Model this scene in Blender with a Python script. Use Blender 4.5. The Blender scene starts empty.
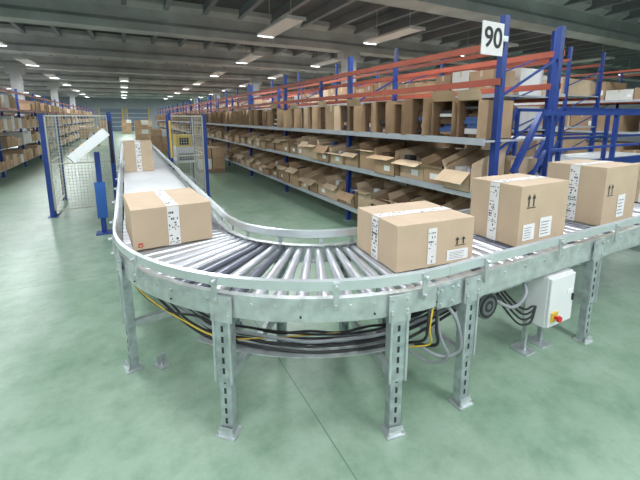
import bpy, math, random
from mathutils import Vector, Matrix
random.seed(7)
R=random.Random(11)
sc=bpy.context.scene
sc.view_settings.view_transform='Standard'
COL=sc.collection

# ---------------------------------------------------------------- materials
def mat(name,col,rough=.5,metal=0.,noise=0.,nscale=8.,bump=0.,bscale=60.,spec=.5,stretch=None,emit=0.,rvar=0.):
    m=bpy.data.materials.new(name); m.use_nodes=True
    nt=m.node_tree; n=nt.nodes; l=nt.links
    p=n['Principled BSDF']
    p.inputs['Base Color'].default_value=(*col,1)
    p.inputs['Roughness'].default_value=rough
    p.inputs['Metallic'].default_value=metal
    p.inputs['Specular IOR Level'].default_value=spec
    if emit>0:
        p.inputs['Emission Color'].default_value=(*col,1); p.inputs['Emission Strength'].default_value=emit
    tc=n.new('ShaderNodeTexCoord'); mp=n.new('ShaderNodeMapping')
    l.new(tc.outputs['Object'],mp.inputs['Vector'])
    if stretch: mp.inputs['Scale'].default_value=stretch
    if noise>0:
        t=n.new('ShaderNodeTexNoise'); t.inputs['Scale'].default_value=nscale; t.inputs['Detail'].default_value=5
        l.new(mp.outputs[0],t.inputs['Vector'])
        r=n.new('ShaderNodeValToRGB')
        r.color_ramp.elements[0].position=.3; r.color_ramp.elements[1].position=.7
        r.color_ramp.elements[0].color=(*[max(0,c*(1-noise)) for c in col],1)
        r.color_ramp.elements[1].color=(*[min(1,c*(1+noise)) for c in col],1)
        l.new(t.outputs['Fac'],r.inputs['Fac']); l.new(r.outputs['Color'],p.inputs['Base Color'])
        if rvar>0:
            mr=n.new('ShaderNodeMapRange'); mr.inputs['To Min'].default_value=max(.02,rough-rvar); mr.inputs['To Max'].default_value=rough+rvar
            l.new(t.outputs['Fac'],mr.inputs['Value']); l.new(mr.outputs[0],p.inputs['Roughness'])
    if bump>0:
        t2=n.new('ShaderNodeTexNoise'); t2.inputs['Scale'].default_value=bscale
        l.new(mp.outputs[0],t2.inputs['Vector'])
        bp=n.new('ShaderNodeBump'); bp.inputs['Strength'].default_value=bump; bp.inputs['Distance'].default_value=.01
        l.new(t2.outputs['Fac'],bp.inputs['Height']); l.new(bp.outputs[0],p.inputs['Normal'])
    return m
M={}
M['galv']=mat('galvanised_steel',(.55,.59,.60),.35,.6,.18,14,.05,40)
M['galv2']=mat('galvanised_leg',(.42,.48,.49),.40,.55,.24,18)
M['roller']=mat('zinc_roller',(.66,.67,.72),.30,.7,.08,5)
M['roller_d']=mat('dark_roller',(.16,.17,.21),.33,.6,.1,6)  # darker tone used on some of the rollers
M['guide']=mat('guide_rail_alu',(.64,.69,.71),.36,.55,.08,6)
M['black']=mat('black_rubber',(.015,.015,.017),.5)
M['dark']=mat('slot_dark',(.03,.035,.035),.8)
M['yellow']=mat('yellow_plastic',(.66,.46,.04),.45)
M['red']=mat('red_plastic',(.6,.02,.02),.35)
M['greyc']=mat('grey_conduit',(.26,.28,.30),.5)
M['card']=mat('cardboard_new',(.54,.415,.295),.75,0,.06,5,.06,90,.25)
M['cardflap']=mat('cardboard_flap',(.57,.445,.325),.75,0,.06,6,.06,90,.25)
M['tape']=mat('paper_tape',(.78,.77,.76),.4,0,.05,20)
M['tan_tape']=mat('tan_tape',(.58,.47,.34),.3)
M['ink']=mat('black_ink',(.04,.04,.045),.7)
M['redink']=mat('red_ink',(.5,.06,.03),.7)
M['label']=mat('paper_label',(.85,.85,.85),.5)
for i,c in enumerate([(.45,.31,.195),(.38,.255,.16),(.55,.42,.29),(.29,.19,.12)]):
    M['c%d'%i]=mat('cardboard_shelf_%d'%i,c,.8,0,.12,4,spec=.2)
M['cw']=mat('cardboard_white',(.66,.65,.62),.7,0,.05,4,spec=.2)
M['cin']=mat('cardboard_inside_shade',(.13,.085,.055),.85,0,.15,4,spec=.1)  # shade inside open cartons put into the colour; seams use it too
M['blue']=mat('blue_paint',(.015,.05,.25),.4,0,.1,4)
M['bluel']=mat('blue_paint_light',(.03,.12,.42),.45)
M['orange']=mat('orange_beam_paint',(.37,.085,.05),.5,0,.1,4)
M['shelf']=mat('shelf_grey',(.46,.50,.54),.45,.2,.08,5)
M['white']=mat('white_enamel',(.74,.76,.77),.4,0,.03,3)
M['belt']=mat('belt_pvc',(.76,.78,.80),.5,0,.04,5)
M['mesh']=mat('fence_wire',(.58,.58,.50),.4,.2)
M['conc']=mat('concrete_beam',(.52,.54,.54),.85,0,.18,1.2,.1,12)
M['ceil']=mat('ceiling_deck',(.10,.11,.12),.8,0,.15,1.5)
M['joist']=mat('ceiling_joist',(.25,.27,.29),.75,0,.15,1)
M['wall']=mat('wall_panel',(.30,.33,.36),.8,0,.08,.7)
M['door']=mat('dock_door_paint',(.14,.19,.24),.6)
M['glass']=mat('window_glow',(.85,.93,1.0),.3,emit=2.5)
M['housing']=mat('lamp_housing',(.7,.7,.7),.5)
M['motor']=mat('motor_grey',(.16,.18,.19),.45,.4,.1,20)
M['goods']=mat('white_goods',(.7,.7,.7),.6)
M['goodb']=mat('blue_goods',(.05,.11,.30),.5)
M['goodd']=mat('dark_goods',(.04,.04,.05),.5)

def floor_mat():
    m=bpy.data.materials.new('green_epoxy_floor'); m.use_nodes=True
    nt=m.node_tree;n=nt.nodes;l=nt.links;p=n['Principled BSDF']
    tc=n.new('ShaderNodeTexCoord')
    t=n.new('ShaderNodeTexNoise'); t.inputs['Scale'].default_value=.75; t.inputs['Detail'].default_value=9; t.inputs['Roughness'].default_value=.66
    l.new(tc.outputs['Object'],t.inputs['Vector'])
    r=n.new('ShaderNodeValToRGB'); e=r.color_ramp.elements
    e[0].position=.3; e[0].color=(.18,.30,.21,1); e[1].position=.72; e[1].color=(.36,.455,.37,1)
    l.new(t.outputs['Fac'],r.inputs['Fac'])
    t3=n.new('ShaderNodeTexNoise'); t3.inputs['Scale'].default_value=5; t3.inputs['Detail'].default_value=8; t3.inputs['Roughness'].default_value=.7
    l.new(tc.outputs['Object'],t3.inputs['Vector'])
    r3=n.new('ShaderNodeValToRGB'); r3.color_ramp.elements[0].position=.36;r3.color_ramp.elements[0].color=(.74,.80,.75,1);r3.color_ramp.elements[1].position=.58;r3.color_ramp.elements[1].color=(1,1,1,1)
    l.new(t3.outputs['Fac'],r3.inputs['Fac'])
    mx=n.new('ShaderNodeMix'); mx.data_type='RGBA'; mx.blend_type='MULTIPLY'; mx.inputs[0].default_value=1
    l.new(r.outputs[0],mx.inputs[6]); l.new(r3.outputs[0],mx.inputs[7])
    sx=n.new('ShaderNodeSeparateXYZ'); l.new(tc.outputs['Object'],sx.inputs[0])
    outs=[]
    for ax,off in ((0,.87),(1,4.6)):
        a=n.new('ShaderNodeMath');a.operation='SUBTRACT';l.new(sx.outputs[ax],a.inputs[0]);a.inputs[1].default_value=off
        w=n.new('ShaderNodeMath');w.operation='PINGPONG';l.new(a.outputs[0],w.inputs[0]);w.inputs[1].default_value=3.
        c=n.new('ShaderNodeMath');c.operation='LESS_THAN';l.new(w.outputs[0],c.inputs[0]);c.inputs[1].default_value=.003
        outs.append(c)
    mm=n.new('ShaderNodeMath');mm.operation='MAXIMUM';l.new(outs[0].outputs[0],mm.inputs[0]);l.new(outs[1].outputs[0],mm.inputs[1])
    m2=n.new('ShaderNodeMix');m2.data_type='RGBA';l.new(mm.outputs[0],m2.inputs[0]);l.new(mx.outputs[2],m2.inputs[6]);m2.inputs[7].default_value=(.10,.17,.13,1)
    l.new(m2.outputs[2],p.inputs['Base Color'])
    mr=n.new('ShaderNodeMapRange');mr.inputs['To Min'].default_value=.20;mr.inputs['To Max'].default_value=.46
    l.new(t.outputs['Fac'],mr.inputs['Value']);l.new(mr.outputs[0],p.inputs['Roughness'])
    t2=n.new('ShaderNodeTexNoise');t2.inputs['Scale'].default_value=7;t2.inputs['Detail'].default_value=4;l.new(tc.outputs['Object'],t2.inputs['Vector'])
    bp=n.new('ShaderNodeBump');bp.inputs['Strength'].default_value=.10;bp.inputs['Distance'].default_value=.01
    l.new(t2.outputs['Fac'],bp.inputs['Height']);l.new(bp.outputs[0],p.inputs['Normal'])
    p.inputs['Specular IOR Level'].default_value=.5
    return m
M['floor']=floor_mat()

# ---------------------------------------------------------------- mesh builder
class B:
    def __init__(s): s.v=[];s.f=[];s.m=[];s.sm=[];s.mats=[]
    def mi(s,k):
        if k not in s.mats: s.mats.append(k)
        return s.mats.index(k)
    def face(s,pts,k,smooth=False):
        i=len(s.v); s.v+= [tuple(p) for p in pts]; s.f.append(tuple(range(i,i+len(pts)))); s.m.append(s.mi(k)); s.sm.append(smooth)
    def raw(s,vs,fs,k,smooth=False):
        i=len(s.v); s.v+=[tuple(p) for p in vs]
        for f in fs:
            s.f.append(tuple(i+j for j in f)); s.m.append(s.mi(k)); s.sm.append(smooth)
    def box(s,c,d,k,rz=0.,rot=None):
        hx,hy,hz=d[0]/2,d[1]/2,d[2]/2
        mtx=rot if rot is not None else Matrix.Rotation(rz,3,'Z')
        c=Vector(c)
        vs=[c+mtx@Vector((x,y,z)) for x in(-hx,hx) for y in(-hy,hy) for z in(-hz,hz)]
        s.raw(vs,[(0,1,3,2),(4,6,7,5),(0,4,5,1),(2,3,7,6),(0,2,6,4),(1,5,7,3)],k)
    def bb(s,x0,x1,y0,y1,z0,z1,k):
        s.box(((x0+x1)/2,(y0+y1)/2,(z0+z1)/2),(abs(x1-x0),abs(y1-y0),abs(z1-z0)),k)
    def cyl(s,p0,p1,r0,r1,k,n=12,cap=None):
        p0=Vector(p0);p1=Vector(p1);d=(p1-p0).normalized()
        a=d.orthogonal().normalized();b=d.cross(a)
        vs=[]
        for p,r in((p0,r0),(p1,r1)):
            for i in range(n):
                t=2*math.pi*i/n; vs.append(p+a*math.cos(t)*r+b*math.sin(t)*r)
        s.raw(vs,[(i,(i+1)%n,n+(i+1)%n,n+i) for i in range(n)],k,True)
        s.face(list(reversed(vs[:n])),cap or k); s.face(vs[n:],cap or k)
    def beam(s,p0,p1,w,h,k):
        p0=Vector(p0);p1=Vector(p1);d=(p1-p0);L=d.length;d.normalize()
        up=Vector((0,0,1)) if abs(d.z)<.95 else Vector((1,0,0))
        y=up.cross(d).normalized();z=d.cross(y)
        mt=Matrix((d,y,z)).transposed()
        s.box((p0+p1)/2,(L,w,h),k,rot=mt)
    def tube(s,pts,r,k,n=8,sub=6):
        P=[Vector(p) for p in pts]; Q=[]
        if len(P)>2:
            E=[P[0]*2-P[1]]+P+[P[-1]*2-P[-2]]
            for i in range(1,len(E)-2):
                for j in range(sub):
                    t=j/sub; a,b,c,d=E[i-1],E[i],E[i+1],E[i+2]
                    Q.append(.5*((2*b)+(c-a)*t+(2*a-5*b+4*c-d)*t*t+(3*b-a-3*c+d)*t**3))
            Q.append(P[-1])
        else: Q=P
        vs=[];a=None
        for i,q in enumerate(Q):
            d=(Q[min(i+1,len(Q)-1)]-Q[max(i-1,0)]).normalized()
            a=(d.orthogonal() if a is None else (a-d*a.dot(d))).normalized(); b=d.cross(a)
            for j in range(n):
                t=2*math.pi*j/n; vs.append(q+a*math.cos(t)*r+b*math.sin(t)*r)
        fs=[(i*n+j,i*n+(j+1)%n,(i+1)*n+(j+1)%n,(i+1)*n+j) for i in range(len(Q)-1) for j in range(n)]
        s.raw(vs,fs,k,True)
        s.face(vs[:n][::-1],k);s.face(vs[-n:],k)
    def sweep(s,prof,frames,k,closed=True):
        n=len(prof);vs=[]
        for (ox,oy),(nx,ny) in frames:
            for (a,z) in prof: vs.append((ox+nx*a,oy+ny*a,z))
        fs=[(i*n+j,i*n+(j+1)%n,(i+1)*n+(j+1)%n,(i+1)*n+j) for i in range(len(frames)-1) for j in range(n)]
        s.raw(vs,fs,k)
        s.face(vs[:n][::-1],k);s.face(vs[-n:],k)
    def obj(s,name,parent=None,loc=(0,0,0),rz=0.,bevel=0.):
        me=bpy.data.meshes.new(name); me.from_pydata(s.v,[],s.f)
        for k in s.mats: me.materials.append(M[k])
        for p,mi,sm in zip(me.polygons,s.m,s.sm): p.material_index=mi; p.use_smooth=sm
        me.update()
        o=bpy.data.objects.new(name,me); COL.objects.link(o)
        o.location=loc;o.rotation_euler=(0,0,rz)
        if parent: o.parent=parent
        if bevel:
            md=o.modifiers.new('bevel','BEVEL');md.width=bevel;md.segments=2;md.limit_method='ANGLE'
        return o
def empty(name,loc=(0,0,0)):
    e=bpy.data.objects.new(name,None);COL.objects.link(e);e.location=loc;return e

# ---------------------------------------------------------------- room shell
X0,X1,Y0,Y1,ZC=-13.,34.,-6.,58.,5.3
b=B();b.bb(X0,X1,Y0,Y1,-.2,0,'floor');b.obj('floor')
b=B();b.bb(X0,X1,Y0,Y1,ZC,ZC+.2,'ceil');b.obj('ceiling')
b=B();b.bb(X0-.2,X0,Y0,Y1,0,ZC,'wall');b.obj('wall_left')
b=B();b.bb(X1,X1+.2,Y0,Y1,0,ZC,'wall');b.obj('wall_right')
b=B();b.bb(X0,X1,Y1,Y1+.2,0,ZC,'wall');b.obj('wall_far')
b=B();b.bb(X0,X1,Y0-.2,Y0,0,ZC,'wall');b.obj('wall_near')
YD=Y1-.012
for i,x in enumerate((-6.8,-1.5,1.8)):
    b=B();b.bb(x-1.3,x+1.3,YD-.05,YD,0,3.,'door')
    for z in(.6,1.2,1.8,2.4):b.bb(x-1.3,x+1.3,YD-.065,YD-.05,z-.02,z+.02,'white')
    for xx in(x-1.36,x+1.36):b.bb(xx-.06,xx+.06,YD-.1,YD,0,3.1,'yellow')
    b.obj('door_%d'%(i+1))
for i,y in enumerate(range(14,54,6)):
    b=B();b.bb(X0+.0,X0+.04,y,y+4.2,2.6,4.1,'glass')
    for yy in (y,y+1.4,y+2.8,y+4.2): b.bb(X0,X0+.09,yy-.04,yy+.04,2.55,4.15,'white')
    for zz in (2.58,4.12): b.bb(X0,X0+.09,y-.04,y+4.24,zz-.04,zz+.04,'white')
    b.obj('window_%d'%(i+1))
b=B()
x=X0+.6
while x<X1:
    b.bb(x-.07,x+.07,Y0,Y1,ZC-.28,ZC,'joist'); x+=1.15
b.obj('ceiling_joists')
for y in (-5+0,1,7,13,19,25,31,37,43,49,55):
    b=B()
    pr=[(-.42,ZC-.02),(-.42,ZC-.18),(-.16,ZC-.30),(-.16,4.68),(-.30,4.56),(-.30,4.34),(.30,4.34),(.30,4.56),(.16,4.68),(.16,ZC-.30),(.42,ZC-.18),(.42,ZC-.02)]
    b.sweep(pr,[((X0,y),(0,1)),((X1,y),(0,1))],'conc')
    b.obj('concrete_roof_beam')
for y in (13,25,37,49):
    for x in (-4.85,8.2,21):
        b=B();b.bb(x-.22,x+.22,y-.22,y+.22,0,4.34,'conc');b.bb(x-.4,x+.4,y-.24,y+.24,4.05,4.34,'conc');b.obj('concrete_column')

# ---------------------------------------------------------------- lamps
def lamp(x,y,z,lx,ly,e,name='ceiling_strip_light'):
    p=empty(name,(x,y,z))
    b=B();b.bb(-lx/2-.03,lx/2+.03,-ly/2-.03,ly/2+.03,.01,.07,'housing')
    b.bb(-lx/2-.03,lx/2+.03,-ly/2-.03,-ly/2-.01,-.02,.01,'housing');b.bb(-lx/2-.03,lx/2+.03,ly/2+.01,ly/2+.03,-.02,.01,'housing')
    for yy in (-ly*.35,ly*.35): b.cyl((0,yy,.07),(0,yy,ZC-z-.05),.008,.008,'housing',6)
    b.obj('housing',p)
    L=bpy.data.lights.new('tube','AREA');L.shape='RECTANGLE';L.size=lx;L.size_y=ly;L.energy=e;L.color=(.94,.975,1.0)
    o=bpy.data.objects.new('tube',L);COL.objects.link(o);o.parent=p;o.location=(0,0,0)
for x in (-8.5,-3.7,4.1,7.6,12.2,18.5,26):
    for y in (9.8,15.6,21.8,28,34,40,46,52):
        lamp(x+(.9 if (y>12 and x>0) else 0),y+R.uniform(-.4,.4),4.25,.48,2.3,158)
for x in (0.2,):
    for y in (28,34,40,46,52): lamp(x,y,4.25,.48,2.3,158)
for x in (-5,-1,3,7.5,12.5):  # unseen lamps added around the camera to brighten the foreground
    for y in (-3.2,-1,4,):
        lamp(x,y,4.25,.7,2.0,118 if y<3 else 115)

# ---------------------------------------------------------------- conveyor
CX,CY,RO,RI=1.52,3.0,1.64,.82
XL,XR=CX-RO,CX-RI
YF,YB=CY-RO,CY-RI
def arc(r,a0=180,a1=270,n=36):
    fr=[]
    for i in range(n+1):
        t=math.radians(a0+(a1-a0)*i/n); fr.append(((CX+r*math.cos(t),CY+r*math.sin(t)),(math.cos(t),math.sin(t))))
    return fr
def chan(z0,z1,w=.035,t=.005):
    return [(0,z0),(0,z1),(-w,z1),(-w,z1-t),(-t,z1-t),(-t,z0+t),(-w,z0+t),(-w,z0)]
def flip(p): return [(-a,z) for a,z in p]
FZ0,FZ1=.715,.845
def leg(b,x,y,nx,ny,ztop,w=.095,d=.05):
    a=math.atan2(ny,nx)-math.pi/2
    mt=Matrix.Rotation(a,3,'Z')
    def lb(lx,ly,lz,sx,sy,sz,k): b.box(Vector((x,y,0))+mt@Vector((lx,ly,lz)),(sx,sy,sz),k,rot=mt)
    h=ztop-.06
    lb(0,-.004,.012+h*.30,w*.72,.004,h*.6,'galv2')
    for s in(-1,1): lb(s*w*.36,-.004-d/2,.012+h*.30,.004,d,h*.6,'galv2')
    lb(0,0,h*.72,w,.005,h*.56,'galv2')
    for s in(-1,1):
        lb(s*w*.5,-d/2,h*.72,.005,d,h*.56,'galv2'); lb(s*w*.5,.006,h*.72,.012,.012,h*.56,'galv')
    z=h*.12
    while z<h*.95:
        lb(0,.0035 if z>h*.45 else -.0015,z,.014,.002,.034,'dark'); z+=.062  # dark plates carry the shade of open slots in their colour
    lb(0,.004,ztop-.05,w*1.35,.006,.15,'galv')
    for s in(-1,1):
        for zz in(-.085,0.0): 
            c=Vector((x,y,0))+mt@Vector((s*w*.45,.008,ztop+zz)); n=mt@Vector((0,1,0))
            b.cyl(c,c+n*.01,.009,.009,'galv',6)
    lb(0,-.02,.005,w*1.25,.10,.01,'galv')
    lb(0,.012,.03,w*.9,.006,.05,'galv')
    for s in(-1,1):
        c=Vector((x,y,0))+mt@Vector((s*w*.45,.015,.01)); b.cyl(c,c+Vector((0,0,.022)),.009,.009,'galv',6)

conv=empty('roller_conveyor')
b=B()
b.sweep(chan(FZ0,FZ1),arc(RO),'galv'); b.sweep(flip(chan(FZ0,FZ1)),arc(RI),'galv')
nr=20
for i in range(nr):
    t=math.radians(180+90*(i+.5)/nr);c=Vector((math.cos(t),math.sin(t),0))
    p=Vector((CX,CY,.80))+c*RO
    b.cyl(p,p+c*.008,.009,.009,'galv',6)
    if i%3==1:
        p=Vector((CX,CY,.745))+c*RO; b.cyl(p,p+c*.006,.006,.006,'dark',6)
b.obj('curve_side_frames',conv)
b=B()
for i in range(nr):
    t=math.radians(180+90*(i+.5)/nr);c=Vector((math.cos(t),math.sin(t),0))
    p0=Vector((CX,CY,.808))+c*(RI+.012);p1=Vector((CX,CY,.797))+c*(RO-.05)
    k='roller_d' if i in(7,8,10) else 'roller'
    b.cyl(p0,p1,.022,.038,k,18,cap='black')
    b.cyl(p1,p1+c*.012,.028,.028,'black',12)
    b.cyl(p1+c*.012,p1+c*.04,.022,.022,'yellow' if i%2 else 'black',10)
b.obj('tapered_rollers',conv)
b=B()
gp=[(0.005,.895),(0.005,.945),(-.012,.953),(-.02,.945),(-.02,.895),(-.012,.888)]
b.sweep([(a+.012,z) for a,z in gp],arc(RO,180,270),'guide'); b.sweep([(-a-.012,z) for a,z in gp],arc(RI,180,270),'guide')
for r,ss in((RO,1),(RI,-1)):
    for a in (186,203,225,247,264):
        t=math.radians(a);c=Vector((math.cos(t),math.sin(t),0));p=Vector((CX,CY,0))+c*(r+ss*.022)
        b.box(p+Vector((0,0,.865)),(.012,.03,.15),'galv',rz=t)
        b.cyl(p+Vector((0,0,.92)),p+Vector((0,0,.92))+c*ss*.03,.012,.012,'galv',8)
        b.cyl(p+Vector((0,0,.815)),p+Vector((0,0,.815))+c*ss*.02,.012,.012,'galv',8)
b.obj('curve_side_guides',conv)
b=B()
for a,ri in ((191,1),(226,1),(259,1)):
    t=math.radians(a);c=(math.cos(t),math.sin(t))
    leg(b,CX+c[0]*(RO+.012),CY+c[1]*(RO+.012),c[0],c[1],FZ1-.03)
    leg(b,CX+c[0]*(RI-.012),CY+c[1]*(RI-.012),-c[0],-c[1],FZ1-.03,.08)
    for z in(.33,.66):
        b.beam((CX+c[0]*RI,CY+c[1]*RI,z),(CX+c[0]*(RO-.03),CY+c[1]*(RO-.03),z),.04,.05,'galv')
    b.beam((CX+c[0]*(RI+.02),CY+c[1]*(RI+.02),.2),(CX+c[0]*(RO-.25),CY+c[1]*(RO-.25),.68),.03,.012,'galv')
b.obj('curve_legs',conv)
b=B()
def apt(r,a,z): t=math.radians(a);return (CX+r*math.cos(t),CY+r*math.sin(t),z)
for j,(k,rr) in enumerate((('black',.009),('black',.007),('greyc',.011),('black',.010),('black',.006),('black',.007),('greyc',.008),('black',.008))):
    pts=[(XL+.06+.01*j,3.25,.68-.010*j)]
    for a in range(178,272,8):
        z=.44+.022*(j%3)+ .19*max(0,(218-a)/40)+R.uniform(-.012,.012)
        pts.append(apt(1.47-.02*j+R.uniform(-.008,.008),a,z))
    pts.append((CX+.35,YF+.2+.02*j,.5))
    b.tube(pts,rr,k,8,5)
b.sweep([(0,.405),(0,.41),(-.14,.41),(-.14,.405)],arc(1.49,214,266),'galv')
b.tube([apt(1.62,182,.71),apt(1.60,190,.67),apt(1.58,200,.62),apt(1.54,212,.55),apt(1.50,222,.48),apt(1.40,234,.47),apt(1.34,250,.46)],.0045,'yellow',6,6)
b.tube([apt(1.60,184,.70),apt(1.58,196,.62),apt(1.55,208,.58),apt(1.53,218,.60),apt(1.5,226,.48)],.007,'black',6,6)
b.obj('cable_bundle',conv)

XE=9.0
fr=[((CX+.003,YF),(0,-1)),((XE,YF),(0,-1))]; fb=[((CX+.003,YB),(0,1)),((XE,YB),(0,1))]
b=B();b.sweep(chan(.69,FZ1),fr,'galv');b.sweep(chan(.69,FZ1),fb,'galv')
x=CX+.1
while x<XE-.1:
    b.cyl((x,YF,.80),(x,YF-.007,.80),.009,.009,'galv',6)
    x+=.205
for xx in (CX+.003,3.9,6.4):
    b.bb(xx-.07,xx+.07,YF-.006,YF,.70,.835,'galv2')
    for dx in(-.045,.045):
        for zz in(.725,.81): b.cyl((xx+dx,YF-.006,zz),(xx+dx,YF-.016,zz),.01,.01,'galv',6)
b.obj('straight_side_frames',conv)
b=B();x=CX+.06
i=0
while x<XE-.05:
    b.cyl((x,YF+.04,.80),(x,YB-.012,.80),.036,.036,'roller_d' if i%5==3 else 'roller',16,cap='black');x+=.1025;i+=1
b.obj('straight_rollers',conv)
b=B()
b.sweep([(a+.012,z) for a,z in gp],fr,'guide');b.sweep([(a+.012,z) for a,z in gp],fb,'guide')
x=CX+.3
while x<XE:
    for y,s in((YF,-1),(YB,1)):
        b.box((x,y+s*.024,.865),(.03,.012,.15),'galv')
        b.cyl((x,y+s*.02,.92),(x,y+s*.05,.92),.012,.012,'galv',8)
    x+=.75
b.obj('straight_side_guides',conv)
b=B()
for x in(1.72,3.10,4.9,6.7,8.5):
    leg(b,x,YF-.012,0,-1,FZ1-.03);leg(b,x,YB+.012,0,1,FZ1-.03,.08)
    for z in(.33,.64): b.beam((x,YF,z),(x,YB,z),.04,.05,'galv')
b.obj('straight_legs',conv)
b=B()
b.bb(1.75,XE,YF+.10,YF+.17,.60,.66,'galv')
b.tube([(1.56,YF+.05,.70),(1.6,YF-.02,.6),(1.63,YF-.03,.42),(1.55,YF+.03,.36),(1.44,YF+.08,.42),(1.35,YF+.12,.47)],.011,'greyc')
b.tube([(1.50,YF+.05,.72),(1.47,YF-.02,.55),(1.53,YF-.03,.40),(1.5,YF+.1,.30),(1.35,YF+.25,.42)],.008,'greyc')
b.tube([(1.45,YF+.02,.72),(1.40,YF-.01,.6),(1.42,YF+.0,.5),(1.36,YF+.1,.44)],.005,'yellow')
b.tube([(1.48,YF+.02,.72),(1.44,YF-.02,.6),(1.46,YF+.0,.48),(1.36,YF+.15,.44)],.009,'black')
b.tube([(1.42,YF+.02,.72),(1.38,YF-.015,.62),(1.38,YF+.02,.52),(1.32,YF+.15,.45)],.008,'black')
for j in range(4):
    b.tube([(2.1+.03*j,YF+.15,.62),(2.15+.04*j,YF+.07,.50),(2.28+.02*j,YF+.04,.36+.03*j),(2.42,YF+.04,.33+.04*j),(2.50,YF+.06,.42)],.007,'black')
b.tube([(1.75,YF+.3,.62),(1.85,YF+.2,.5),(1.95,YF+.25,.5),(2.05,YF+.3,.6)],.013,'greyc')
b.tube([(2.08,YF+.12,.56),(2.2,YF+.04,.50),(2.3,YF+.02,.58),(2.34,YF+.08,.66)],.012,'greyc')
b.obj('straight_cables',conv)
b=B();b.cyl((2.02,YF+.12,.53),(2.02,YF+.42,.53),.085,.085,'motor',20)
for j in range(9): b.cyl((2.02,YF+.15+.028*j,.53),(2.02,YF+.158+.028*j,.53),.097,.097,'motor',20)
b.cyl((2.02,YF+.09,.53),(2.02,YF+.12,.53),.092,.092,'motor',20)
for j in range(4): b.cyl((2.02,YF+.088,.53),(2.02,YF+.085-.001*j,.53),.08-.02*j,.08-.02*j,('black','motor','black','motor')[j],20)
b.box((2.02,YF+.25,.635),(.1,.12,.05),'motor');b.box((2.02,YF+.28,.66),(.24,.3,.012),'galv')
b.obj('drive_motor',conv)
cab=empty('control_cabinet',(2.66,YF+.03,0))
b=B();b.box((0,.04,.47),(.30,.15,.38),'white');b.box((0,-.045,.47),(.29,.02,.365),'white')
o=b.obj('enclosure',cab,bevel=.006)
b=B();b.box((-.085,-.06,.365),(.07,.012,.07),'yellow');b.cyl((-.085,-.066,.365),(-.085,-.09,.365),.012,.012,'red',12);b.cyl((-.085,-.09,.365),(-.085,-.105,.365),.024,.021,'red',16)
b.box((.09,-.057,.52),(.06,.003,.035),'label');b.box((.125,-.06,.47),(.012,.012,.05),'black')
b.obj('emergency_stop',cab)
b=B()
for s in(-1,1):
    b.bb(s*.1-.015,s*.1+.015,.11,.14,.01,.685,'galv2'); b.bb(s*.1-.06,s*.1+.06,.06,.2,0,.01,'galv')
b.bb(-.13,.13,.105,.115,.30,.33,'galv');b.bb(-.13,.13,.105,.115,.60,.63,'galv')
b.obj('stand',cab)
b=B();b.box((.10,2.62,.004),(.07,.10,.008),'galv',rz=.5);b.box((.10,2.65,.035),(.06,.008,.06),'galv',rz=.5);b.cyl((.10,2.61,.008),(.10,2.61,.03),.01,.01,'galv',6);b.obj('floor_anchor_bracket')

s3=empty('belt_conveyor');YE=15.
frl=[((XL,CY+.003),(-1,0)),((XL,YE),(-1,0))];frr=[((XR,CY+.003),(1,0)),((XR,YE),(1,0))]
b=B();b.sweep(chan(.69,FZ1),frl,'galv');b.sweep(chan(.69,FZ1),frr,'galv');b.obj('side_frames',s3)
b=B();b.sweep([(a+.012,z) for a,z in gp],frl,'guide');b.sweep([(a+.012,z) for a,z in gp],frr,'guide')
y=3.3
while y<YE:
    for x,s in((XL,-1),(XR,1)):
        b.box((x+s*.024,y,.865),(.012,.03,.15),'galv');b.cyl((x+s*.02,y,.92),(x+s*.05,y,.92),.012,.012,'galv',8)
    y+=.8
b.obj('side_guides',s3)
b=B();y=CY+.06
while y<3.72: b.cyl((XL+.04,y,.80),(XR-.012,y,.80),.036,.036,'roller',16,cap='black');y+=.1025
b.obj('rollers',s3)
b=B();b.bb(XL+.05,XR-.04,3.80,YE-.05,.80,.84,'belt');b.cyl((XL+.05,3.80,.80),(XR-.04,3.80,.80),.04,.04,'belt',20)
b.bb(XL+.045,XR-.045,3.9,YE-.1,.72,.79,'galv');b.obj('belt',s3)
b=B()
for y in(4.6,6.4,8.6,10.6,12.6,14.5):
    leg(b,XL-.012,y,-1,0,FZ1-.03);leg(b,XR+.012,y,1,0,FZ1-.03,.08);b.beam((XL,y,.33),(XR,y,.33),.04,.05,'galv')
b.obj('legs',s3)

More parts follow.
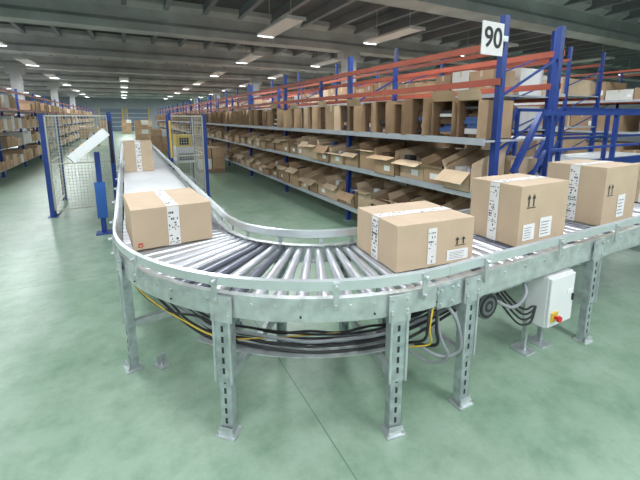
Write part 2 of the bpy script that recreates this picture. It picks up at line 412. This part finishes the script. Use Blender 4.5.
# ---------------------------------------------------------------- parcels
def text_strip(b,o,u,v,n,w,h,rr,k='ink',fill=.45):
    o=Vector(o);u=Vector(u);v=Vector(v);n=Vector(n)
    def q(a0,a1,c0,c1,off,kk):
        b.face([o+u*a0+v*c0+n*off,o+u*a1+v*c0+n*off,o+u*a1+v*c1+n*off,o+u*a0+v*c1+n*off],kk)
    q(0,w,0,h,.0035,'tape')
    y=h*.04
    while y<h*.95:
        hh=rr.choice([.005,.007,.010,.016])
        if y+hh>h*.97:break
        x=w*.08
        while x<w*.85:
            ww=rr.uniform(.05,.18)*w
            if rr.random()<fill: q(x,min(x+ww,w*.92),y,y+hh,.0048,k)
            x+=ww+w*.05
        y+=hh+rr.choice([.005,.009,.016])
def parcel(loc,rz,w,d,h,seam='x',seed=1,marks=True,labels=()):
    rr=random.Random(seed);b=B()
    b.box((0,0,h/2),(w,d,h-.004),'card')
    g=.002
    if seam=='x':
        for s in(-1,1): b.box((0,s*(d/4+g/2),h),(w,d/2-g,.005),'cardflap')
    else:
        for s in(-1,1): b.box((s*(w/4+g/2),0,h),(w/2-g,d,.005),'cardflap')
    tw=.08
    if seam=='x':
        text_strip(b,(-w/2,tw/2,h+.001),(0,-1,0),(1,0,0),(0,0,1),tw,w,rr,fill=.15)
        text_strip(b,(-w/2,tw/2,.0),(0,-1,0),(0,0,1),(-1,0,0),tw,h,rr)
        text_strip(b,(w/2,-tw/2,.0),(0,1,0),(0,0,1),(1,0,0),tw,h,rr)
    else:
        text_strip(b,(-tw/2,-d/2,h+.001),(1,0,0),(0,1,0),(0,0,1),tw,d,rr,fill=.15)
        text_strip(b,(-tw/2,-d/2,0),(1,0,0),(0,0,1),(0,-1,0),tw,h,rr)
        text_strip(b,(tw/2,d/2,0),(-1,0,0),(0,0,1),(0,1,0),tw,h,rr)
    for (x,z,ww,hh,kd) in labels:
        fx=-w/2+x
        if kd=='lab': text_strip(b,(fx,-d/2,z),(1,0,0),(0,0,1),(0,-1,0),ww,hh,rr,fill=.35)
        elif kd=='blank':
            b.face([(fx,-d/2-.003,z),(fx+ww,-d/2-.003,z),(fx+ww,-d/2-.003,z+hh),(fx,-d/2-.003,z+hh)],'label')
            for j in range(5):
                zz=z+hh*(.15+.15*j);b.face([(fx+ww*.1,-d/2-.004,zz),(fx+ww*rr.uniform(.4,.9),-d/2-.004,zz),(fx+ww*.8,-d/2-.004,zz+hh*.03),(fx+ww*.1,-d/2-.004,zz+hh*.03)],'ink')
        elif kd=='arrows':
            for j in range(2):
                x0=fx+j*ww*.55
                yy=-d/2-.003
                b.face([(x0+ww*.14,yy,z),(x0+ww*.26,yy,z),(x0+ww*.26,yy,z+hh*.6),(x0+ww*.14,yy,z+hh*.6)],'ink')
                b.face([(x0,yy,z+hh*.6),(x0+ww*.4,yy,z+hh*.6),(x0+ww*.2,yy,z+hh)],'ink')
            b.face([(fx,-d/2-.003,z-hh*.15),(fx+ww,-d/2-.003,z-hh*.15),(fx+ww,-d/2-.003,z-hh*.07),(fx,-d/2-.003,z-hh*.07)],'ink')
        elif kd=='red':
            b.face([(fx,-d/2-.003,z),(fx+ww,-d/2-.003,z),(fx+ww,-d/2-.003,z+hh),(fx,-d/2-.003,z+hh)],'redink')
            b.face([(fx+ww*.2,-d/2-.0035,z+hh*.2),(fx+ww*.8,-d/2-.0035,z+hh*.2),(fx+ww*.8,-d/2-.0035,z+hh*.6),(fx+ww*.2,-d/2-.0035,z+hh*.6)],'cardflap')
    return b.obj('cardboard_shipping_box',None,loc,rz)
ZR=.843
parcel((.235,3.07,ZR),math.radians(4),.54,.66,.285,'y',3,labels=[(.03,.02,.03,.03,'red')])
def corner_place(cx,cy,rz,w,d):
    c=Vector((cx,cy))+Matrix.Rotation(rz,2)@Vector((w/2,d/2));return c
r1=math.radians(-6);c=corner_place(1.36,1.60,r1,.58,.50);parcel((c.x,c.y,ZR-.004),r1,.58,.50,.285,'x',5,labels=[(.22,.02,.065,.23,'lab'),(.43,.12,.09,.05,'arrows'),(.37,.02,.17,.07,'blank')])
r1=math.radians(-1);c=corner_place(2.40,1.54,r1,.56,.42);parcel((c.x,c.y,ZR-.004),r1,.56,.42,.44,'x',8,labels=[(.07,.29,.10,.09,'arrows'),(.05,.04,.13,.12,'blank'),(.24,.04,.14,.15,'blank')])
r1=math.radians(1);c=corner_place(3.50,1.53,r1,.58,.48);parcel((c.x,c.y,ZR-.004),r1,.58,.48,.50,'x',9,labels=[(.05,.27,.10,.09,'arrows'),(.25,.05,.13,.2,'blank')])
parcel((5.2,1.78,ZR-.004),0,.58,.42,.40,'x',19)
parcel((.17,7.25,ZR),0,.44,.6,.50,'y',13)

# ---------------------------------------------------------------- racks
def rack(name,xf,xb,y0,y1,levels,top,bay=2.75,beams=(),lowrail=True,bh=.065,brace=True):
    p=empty(name);b=B()
    ys=[];y=y0
    while y<y1+.01: ys.append(y);y+=bay
    for y in ys:
        for x in(xf+.06,xb-.06):
            b.bb(x-.035,x+.035,y-.03,y+.03,0,top,'blue');b.bb(x-.07,x+.07,y-.06,y+.06,0,.01,'galv')
        z=.3
        while z<top-.5:
            b.beam((xf+.06,y,z),(xb-.06,y,z+.45),.018,.022,'blue' if brace else 'galv');z+=.55
    b.obj('uprights',p)
    b=B()
    for z in beams:
        for x in(xf+.02,xb-.02): b.bb(x-.02,x+.02,ys[0]-.03,ys[-1]+.03,z-bh/2,z+bh/2,'orange')
    if beams: b.obj('beams',p)
    b=B()
    for z in levels:
        o=.12 if lowrail else 0
        b.bb(xf-o,xb,ys[0]-.02,ys[-1],z-.02,z,'shelf')
        b.bb(xf-o-.02,xf-o,ys[0]-.02,ys[-1],z-.05,z+.02,'shelf')
    b.obj('shelves',p)
    return ys[-1]
def bin_front(b,xf,y0,y1,z,d,h,rr):
    k=rr.choice(['c0','c1','c2','c0','c0']);j=rr.uniform(-.05,.05);x0=xf+j;x1=x0+d;z+=.002;z1=z+h;t=.006
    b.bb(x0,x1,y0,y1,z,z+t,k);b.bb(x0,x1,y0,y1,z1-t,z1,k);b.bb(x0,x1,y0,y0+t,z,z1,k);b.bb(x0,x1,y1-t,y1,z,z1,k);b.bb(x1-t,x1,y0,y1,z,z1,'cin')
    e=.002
    b.face([(x0+.03,y1-t-e,z+t),(x1,y1-t-e,z+t),(x1,y1-t-e,z1-t),(x0+.03,y1-t-e,z1-t)],'c3')  # darker inner face, the carton's inside shade put into its colour
    fl=rr.uniform(.08,.16)
    for y,s in((y0,-1),(y1,1)):
        if rr.random()<.75:
            a=rr.uniform(.1,1.0); b.face([(x0,y,z+.005),(x0,y,z1-.005),(x0-fl*math.cos(a),y+s*fl*math.sin(a)*.3,z1-.01),(x0-fl*math.cos(a),y+s*fl*math.sin(a)*.3,z+.01)],k)
    if rr.random()<.4: b.face([(x0,y0,z1),(x0,y1,z1),(x0-.04,y1,z1+.10),(x0-.04,y0,z1+.10)],rr.choice(['c2','c0']))
    n=rr.randint(1,8);zz=z+t
    for i in range(n):
        hh=rr.uniform(.02,.06)
        if zz+hh>z1-.04:break
        b.bb(x0+rr.uniform(.05,.14),x1-.02,y0+.03,y1-rr.uniform(.03,.1),zz,zz+hh,rr.choice(['goods','cin','cin','goodd','goodb','c2','c1','goods']));zz+=hh
def bin_top(b,xf,y0,y1,z,d,h,rr):
    k=rr.choice(['c0','c1','c2','c0','c2']);j=rr.uniform(-.06,.05);x0=xf+j;x1=x0+d;z+=.002;t=.006;z1=z+h;zf=z+h*rr.uniform(.5,.85)
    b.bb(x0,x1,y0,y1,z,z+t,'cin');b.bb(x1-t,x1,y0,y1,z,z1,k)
    b.bb(x0,x0+t,y0,y1,z,zf,k)
    for y in(y0,y1-t):
        b.raw([(x0,y,z),(x1,y,z),(x1,y,z1),(x0,y,zf),(x0,y+t,z),(x1,y+t,z),(x1,y+t,z1),(x0,y+t,zf)],[(0,1,2,3),(4,7,6,5),(0,4,5,1),(3,2,6,7),(0,3,7,4)],k)
    f=rr.uniform(.08,.17);dr=rr.uniform(-.12,.06)
    b.face([(x0,y0,zf),(x0,y1,zf),(x0-f,y1+.01,zf+dr),(x0-f,y0-.01,zf+dr)],rr.choice(['c2',k,'c2']))
    for y,s in((y0,-1),(y1,1)):
        if rr.random()<.6:
            e=rr.uniform(.01,.05);b.face([(x0,y,zf),(x1,y,z1),(x1,y+s*e,z1+.06),(x0,y+s*e,zf+.09)],rr.choice(['c2',k]))
    if rr.random()<.35: b.bb(x0-.001,x0,y0+.1,y0+.22,z+.06,z+.13,'label')
    n=rr.randint(2,6)
    for i in range(n):
        yy=rr.uniform(y0+.03,y1-.12);xx=rr.uniform(x0+.03,x1-.2)
        b.bb(xx,xx+rr.uniform(.08,.16),yy,min(y1-.02,yy+rr.uniform(.06,.14)),z+t,zf+rr.uniform(-.06,.05),rr.choice(['goods','goodd','goodb','cin','goodd','cin','goods']))
def closed(b,x0,x1,y0,y1,z,h,rr,top=True):
    k=rr.choice(['c0','c2','c0','c1','c1','c0','c2','cw']);z+=.002
    b.bb(x0,x1,y0,y1,z,z+h,k)
    b.bb(x0-.001,x1+.001,(y0+y1)/2-.025,(y0+y1)/2+.025,z+h*.75,z+h+.001,'tan_tape')
    b.bb((x0+x1)/2-.002,(x0+x1)/2+.002,y0,y1,z+h,z+h+.0015,'cin')
    if rr.random()<.5: b.bb(x0-.002,x0,y0+.05,y0+.15,z+h*.3,z+h*.55,'label')
def fill(b,kind,xf,y0,y1,z,d,rr,w=(.3,.42),h=(.3,.4),skip=.06):
    y=y0
    while y<y1-.45:
        ww=rr.uniform(*w);hh=rr.uniform(*h)
        if rr.random()>skip:
            kk=kind
            if kind=='front' and y>y0+1.5 and rr.random()<.10: kk='closed'
            if kk=='front': bin_front(b,xf,y+.01,y+ww-.01,z,d,hh,rr)
            elif kk=='top': bin_top(b,xf,y+.01,y+ww-.01,z,d,hh,rr)
            else: closed(b,xf+rr.uniform(0,.03),xf+d,y+.01,y+ww-.01,z,hh,rr)
        y+=ww+rr.uniform(0,.02)
rr=random.Random(5)
YA=2.45
SN='shelved_cartons'
yl=rack('pallet_rack',3.25,4.30,YA,44,(.32,.98,1.53),2.72,beams=(2.10,2.45))
b=B()
fill(b,'top',3.16,YA+.1,yl,.32,.52,rr,h=(.38,.50),w=(.34,.5),skip=0)
fill(b,'top',3.12,YA+.1,yl,.98,.54,rr,h=(.32,.42),w=(.32,.46),skip=0)
fill(b,'front',3.2,YA+.08,yl,1.53,.5,rr,h=(.38,.46),w=(.32,.44),skip=.0)
fill(b,'closed',3.76,YA+.1,yl,1.53,.46,rr,h=(.3,.46),w=(.35,.6),skip=.2)
fill(b,'closed',3.74,YA+.1,yl,.98,.48,rr,h=(.3,.45),w=(.35,.6),skip=.1)
fill(b,'closed',3.74,YA+.1,yl,.32,.48,rr,h=(.3,.55),w=(.35,.6),skip=.1)
b.obj(SN)
yl=rack('pallet_rack',5.7,7.3,4.3,44,(.32,.98,1.53,2.15),3.35,beams=(2.12,2.85),lowrail=False)
b=B()
for z,sk in((.32,.1),(.98,.1),(1.53,.05),(2.17,.2)):
    fill(b,'closed' if z>1.6 else 'front',5.75,4.4,yl,z,.6,rr,h=(.34,.48),w=(.4,.6),skip=sk)
    fill(b,'closed',6.5,4.4,yl,z,.7,rr,h=(.34,.5),w=(.4,.6),skip=sk)
b.obj(SN)
yl=rack('pallet_rack',9.4,11.,5.2,44,(.32,.98,1.53,2.3),3.4,beams=(2.25,3.1),lowrail=False)
b=B()
for z in(.32,.98,1.53,2.3):
    fill(b,'closed',9.45,5.3,yl,z,1.4,rr,h=(.3,.55),w=(.4,.7),skip=.15)
b.obj(SN)
yl=rack('pallet_rack',14.,15.6,4.,44,(.32,1.3,2.3),3.4,beams=(1.25,2.25,3.2),lowrail=False)
b=B()
for z in(.32,1.3,2.3):
    fill(b,'closed',14.05,4.1,yl,z,1.4,rr,h=(.3,.7),w=(.4,.9),skip=.15)
b.obj(SN)
yl=rack('pallet_rack',-4.4,-3.2,11.,53,(.25,.85,1.4,2.0),2.75,beams=(2.0,2.6),lowrail=False)
b=B()
for z in(.25,.85,1.4):
    fill(b,'closed',-3.8,11.1,yl,z,.62,rr,h=(.22,.42),w=(.3,.55),skip=.12)
fill(b,'closed',-3.8,12.1,yl,2.06,.6,rr,h=(.22,.4),w=(.3,.55),skip=.6)
b.obj(SN)
yl=rack('pallet_rack',-9.4,-8.2,11.,53,(.25,1.1,2.0),2.75,beams=(1.1,2.0,2.6),lowrail=False)
b=B()
for z in(.25,1.1,2.06):
    fill(b,'closed',-8.9,11.1,yl,z,.65,rr,h=(.3,.6),w=(.4,.75),skip=.15)
b.obj(SN)

# aisle sign
sg=empty('aisle_sign',(3.06,2.38,2.47))
b=B();b.box((0,0,0),(.29,.012,.29),'label');b.box((.17,.02,.02),(.12,.03,.05),'galv')
b.obj('plate',sg)
cu=bpy.data.curves.new('digits','FONT');cu.body='90';cu.size=.25;cu.extrude=.001;cu.align_x='CENTER';cu.align_y='CENTER';cu.offset=.004
cu.materials.append(M['ink'])
o=bpy.data.objects.new('digits',cu);COL.objects.link(o);o.parent=sg;o.location=(0,-.009,0);o.rotation_euler=(math.radians(90),0,0)

# blue railing alongside the conveyor
b=B();yr=2.335
b.beam((3.46,yr,1.20),(3.84,yr,1.80),.05,.05,'blue');b.beam((3.84,yr,1.80),(7.6,yr,1.82),.05,.05,'blue')
b.beam((3.56,yr,.85),(3.98,yr,1.40),.03,.03,'blue');b.beam((3.98,yr,1.40),(7.6,yr,1.42),.03,.03,'blue')
for x,z in((3.50,1.22),(4.02,1.8),(5.4,1.8),(6.5,1.8),(7.58,1.8)):
    b.beam((x,yr,0),(x,yr,z),.045,.045,'blue');b.box((x,yr,.006),(.12,.1,.012),'blue')
b.obj('blue_guard_railing')
st=empty('blue_access_stairs')
b=B()
ya,yb=3.15,3.85
for y in(ya,yb):
    b.beam((4.92,y,.02),(5.65,y,1.0),.03,.16,'blue')
    b.beam((5.6,y,1.0),(8.6,y,1.0),.03,.16,'blue')
    for x in(5.7,7.0,8.55): b.beam((x,y,0),(x,y,1.88),.05,.05,'blue')
    b.beam((5.0,y,.15),(5.0,y,1.0),.045,.045,'blue')
    b.beam((4.96,y,.92),(5.68,y,1.88),.05,.05,'blue')
    b.beam((5.68,y,1.88),(8.6,y,1.88),.05,.05,'blue')
    b.beam((5.0,y,.5),(5.68,y,1.42),.035,.035,'blue'); b.beam((5.68,y,1.45),(8.6,y,1.45),.035,.035,'blue')
for i in range(5):
    b.box((5.0+.135*i,(ya+yb)/2,.16+.18*i),(.2,yb-ya,.03),'galv')
b.bb(5.62,8.6,ya,yb,1.06,1.09,'galv')
b.obj('frame',st)

# ---------------------------------------------------------------- safety fences at infeed
def fence(name,x0,x1,y0,y1,h=1.82,gap=.12,sp=.055,wr=.005):
    p=empty(name);b=B()
    for x,y in((x0,y0),(x1,y1)):
        b.bb(x-.035,x+.035,y-.035,y+.035,0,h,'blue');b.bb(x-.07,x+.07,y-.07,y+.07,0,.01,'blue')
    b.obj('posts',p)
    b=B();L=math.hypot(x1-x0,y1-y0);ux,uy=(x1-x0)/L,(y1-y0)/L
    def P(t,z): return (x0+ux*t,y0+uy*t,z)
    for z in(gap,.95,h-.03): b.beam(P(.04,z),P(L-.04,z),.025,.025,'mesh')
    for t in(.045,L-.045): b.beam(P(t,gap),P(t,h-.03),.025,.025,'mesh')
    n=int(L/sp)
    for i in range(1,n): t=.045+(L-.09)*i/n; b.beam(P(t,gap),P(t,h-.03),wr,wr,'mesh')
    n=int((h-gap)/sp)
    for i in range(1,n): z=gap+(h-.03-gap)*i/n; b.beam(P(.045,z),P(L-.045,z),wr,wr,'mesh')
    b.obj('wire_panel',p)
fence('safety_fence_panel',-1.26,-.24,7.85,7.85)
fence('safety_fence_panel',.80,1.54,8.3,8.3)
fence('safety_fence_panel',-1.26,-1.26,8.0,9.4,sp=.12)
fence('safety_fence_panel',1.54,1.54,8.45,10.0,sp=.12)
for x,y in((-.24,7.55),(.80,8.0)):
    b=B();b.bb(x-.03,x+.03,y-.03,y+.03,0,1.85,'blue');b.bb(x-.07,x+.07,y-.07,y+.07,0,.012,'blue');b.bb(x-.02,x+.02,y-.045,y-.03,.95,1.7,'yellow' if x>0 else 'black');b.obj('light_curtain_pillar')
b=B();b.bb(.95,1.42,8.7,9.6,.75,.80,'white')
for x in(.98,1.39):
    for y in(8.73,9.57): b.bb(x-.02,x+.02,y-.02,y+.02,0,.75,'galv')
b.bb(1.0,1.38,8.9,9.5,.80,1.10,'white');b.bb(1.05,1.35,8.75,8.85,.80,.95,'motor');b.bb(.98,1.39,8.73,9.57,.3,.33,'galv');b.bb(1.0,1.36,8.92,9.4,1.10,1.36,'yellow');b.bb(1.08,1.28,8.90,8.92,1.14,1.3,'black')
b.obj('labelling_machine_table')
op=empty('operator_control_panel',(-.40,6.36,0))
b=B();b.bb(-.035,.035,-.035,.035,0,1.25,'blue');b.bb(-.11,.11,-.11,.11,0,.015,'blue');b.bb(-.07,.07,-.05,-.035,.25,.8,'bluel');b.obj('post',op)
b=B()
mt=Matrix.Rotation(math.radians(-40),3,'Y')@Matrix.Rotation(math.radians(10),3,'Z')
cc=Vector((-.10,0,1.34))
b.box(cc,(.60,.45,.13),'white',rot=mt)
b.box(cc+mt@Vector((0,0,.068)),(.52,.38,.006),'shelf',rot=mt)
for i in range(4):
    c=cc+mt@Vector((-.18+.12*i,-.10,.07));b.cyl(c,c+mt@Vector((0,0,.02)),.014,.014,['red','yellow','black','black'][i],10)
b.obj('console_box',op,bevel=.008)

b=B()
for i in range(3): b.bb(2.0,2.8,12.0+.02+.4*i,12.1+.4*i,0,.09,'c1')
b.bb(1.98,2.82,11.98,12.95,.09,.12,'c1')
for i,(xx,yy) in enumerate(((2.02,12.02),(2.43,12.02),(2.02,12.5),(2.43,12.5))):
    for j in range(2): closed(b,xx,xx+.38,yy,yy+.42,.12+.34*j,.33,rr)
b.obj('pallet_of_cartons')
for (px,py,nh) in ((1.6,20,3),(-2.,27,3),(1.2,33,4),(-1.6,40,4),(2.,41,4),(.2,47,4),(-6.3,16,3),(-6.2,24,4)):
    b=B()
    for i in range(3): b.bb(px-.5,px+.5,py+.45*i,py+.1+.45*i,0,.09,'c1')
    b.bb(px-.5,px+.5,py,py+1.,.09,.12,'c1')
    for xx in(px-.49,px+.005):
        for yy in(py+.01,py+.51):
            for j in range(nh): closed(b,xx,xx+.48,yy,yy+.47,.12+.36*j,.35,rr)
    b.obj('pallet_of_cartons')

w=bpy.data.worlds.new('world');sc.world=w;w.use_nodes=True
w.node_tree.nodes['Background'].inputs[0].default_value=(.6,.7,.8,1);w.node_tree.nodes['Background'].inputs[1].default_value=.3
cam=bpy.data.cameras.new('camera');co=bpy.data.objects.new('camera',cam);COL.objects.link(co)
co.location=(0,0,1.75);co.rotation_euler=(math.radians(90-9.64),0,math.radians(-27.9))
cam.sensor_width=36;cam.lens=365/640*36;cam.shift_y=-60/640;cam.clip_end=300
sc.camera=co
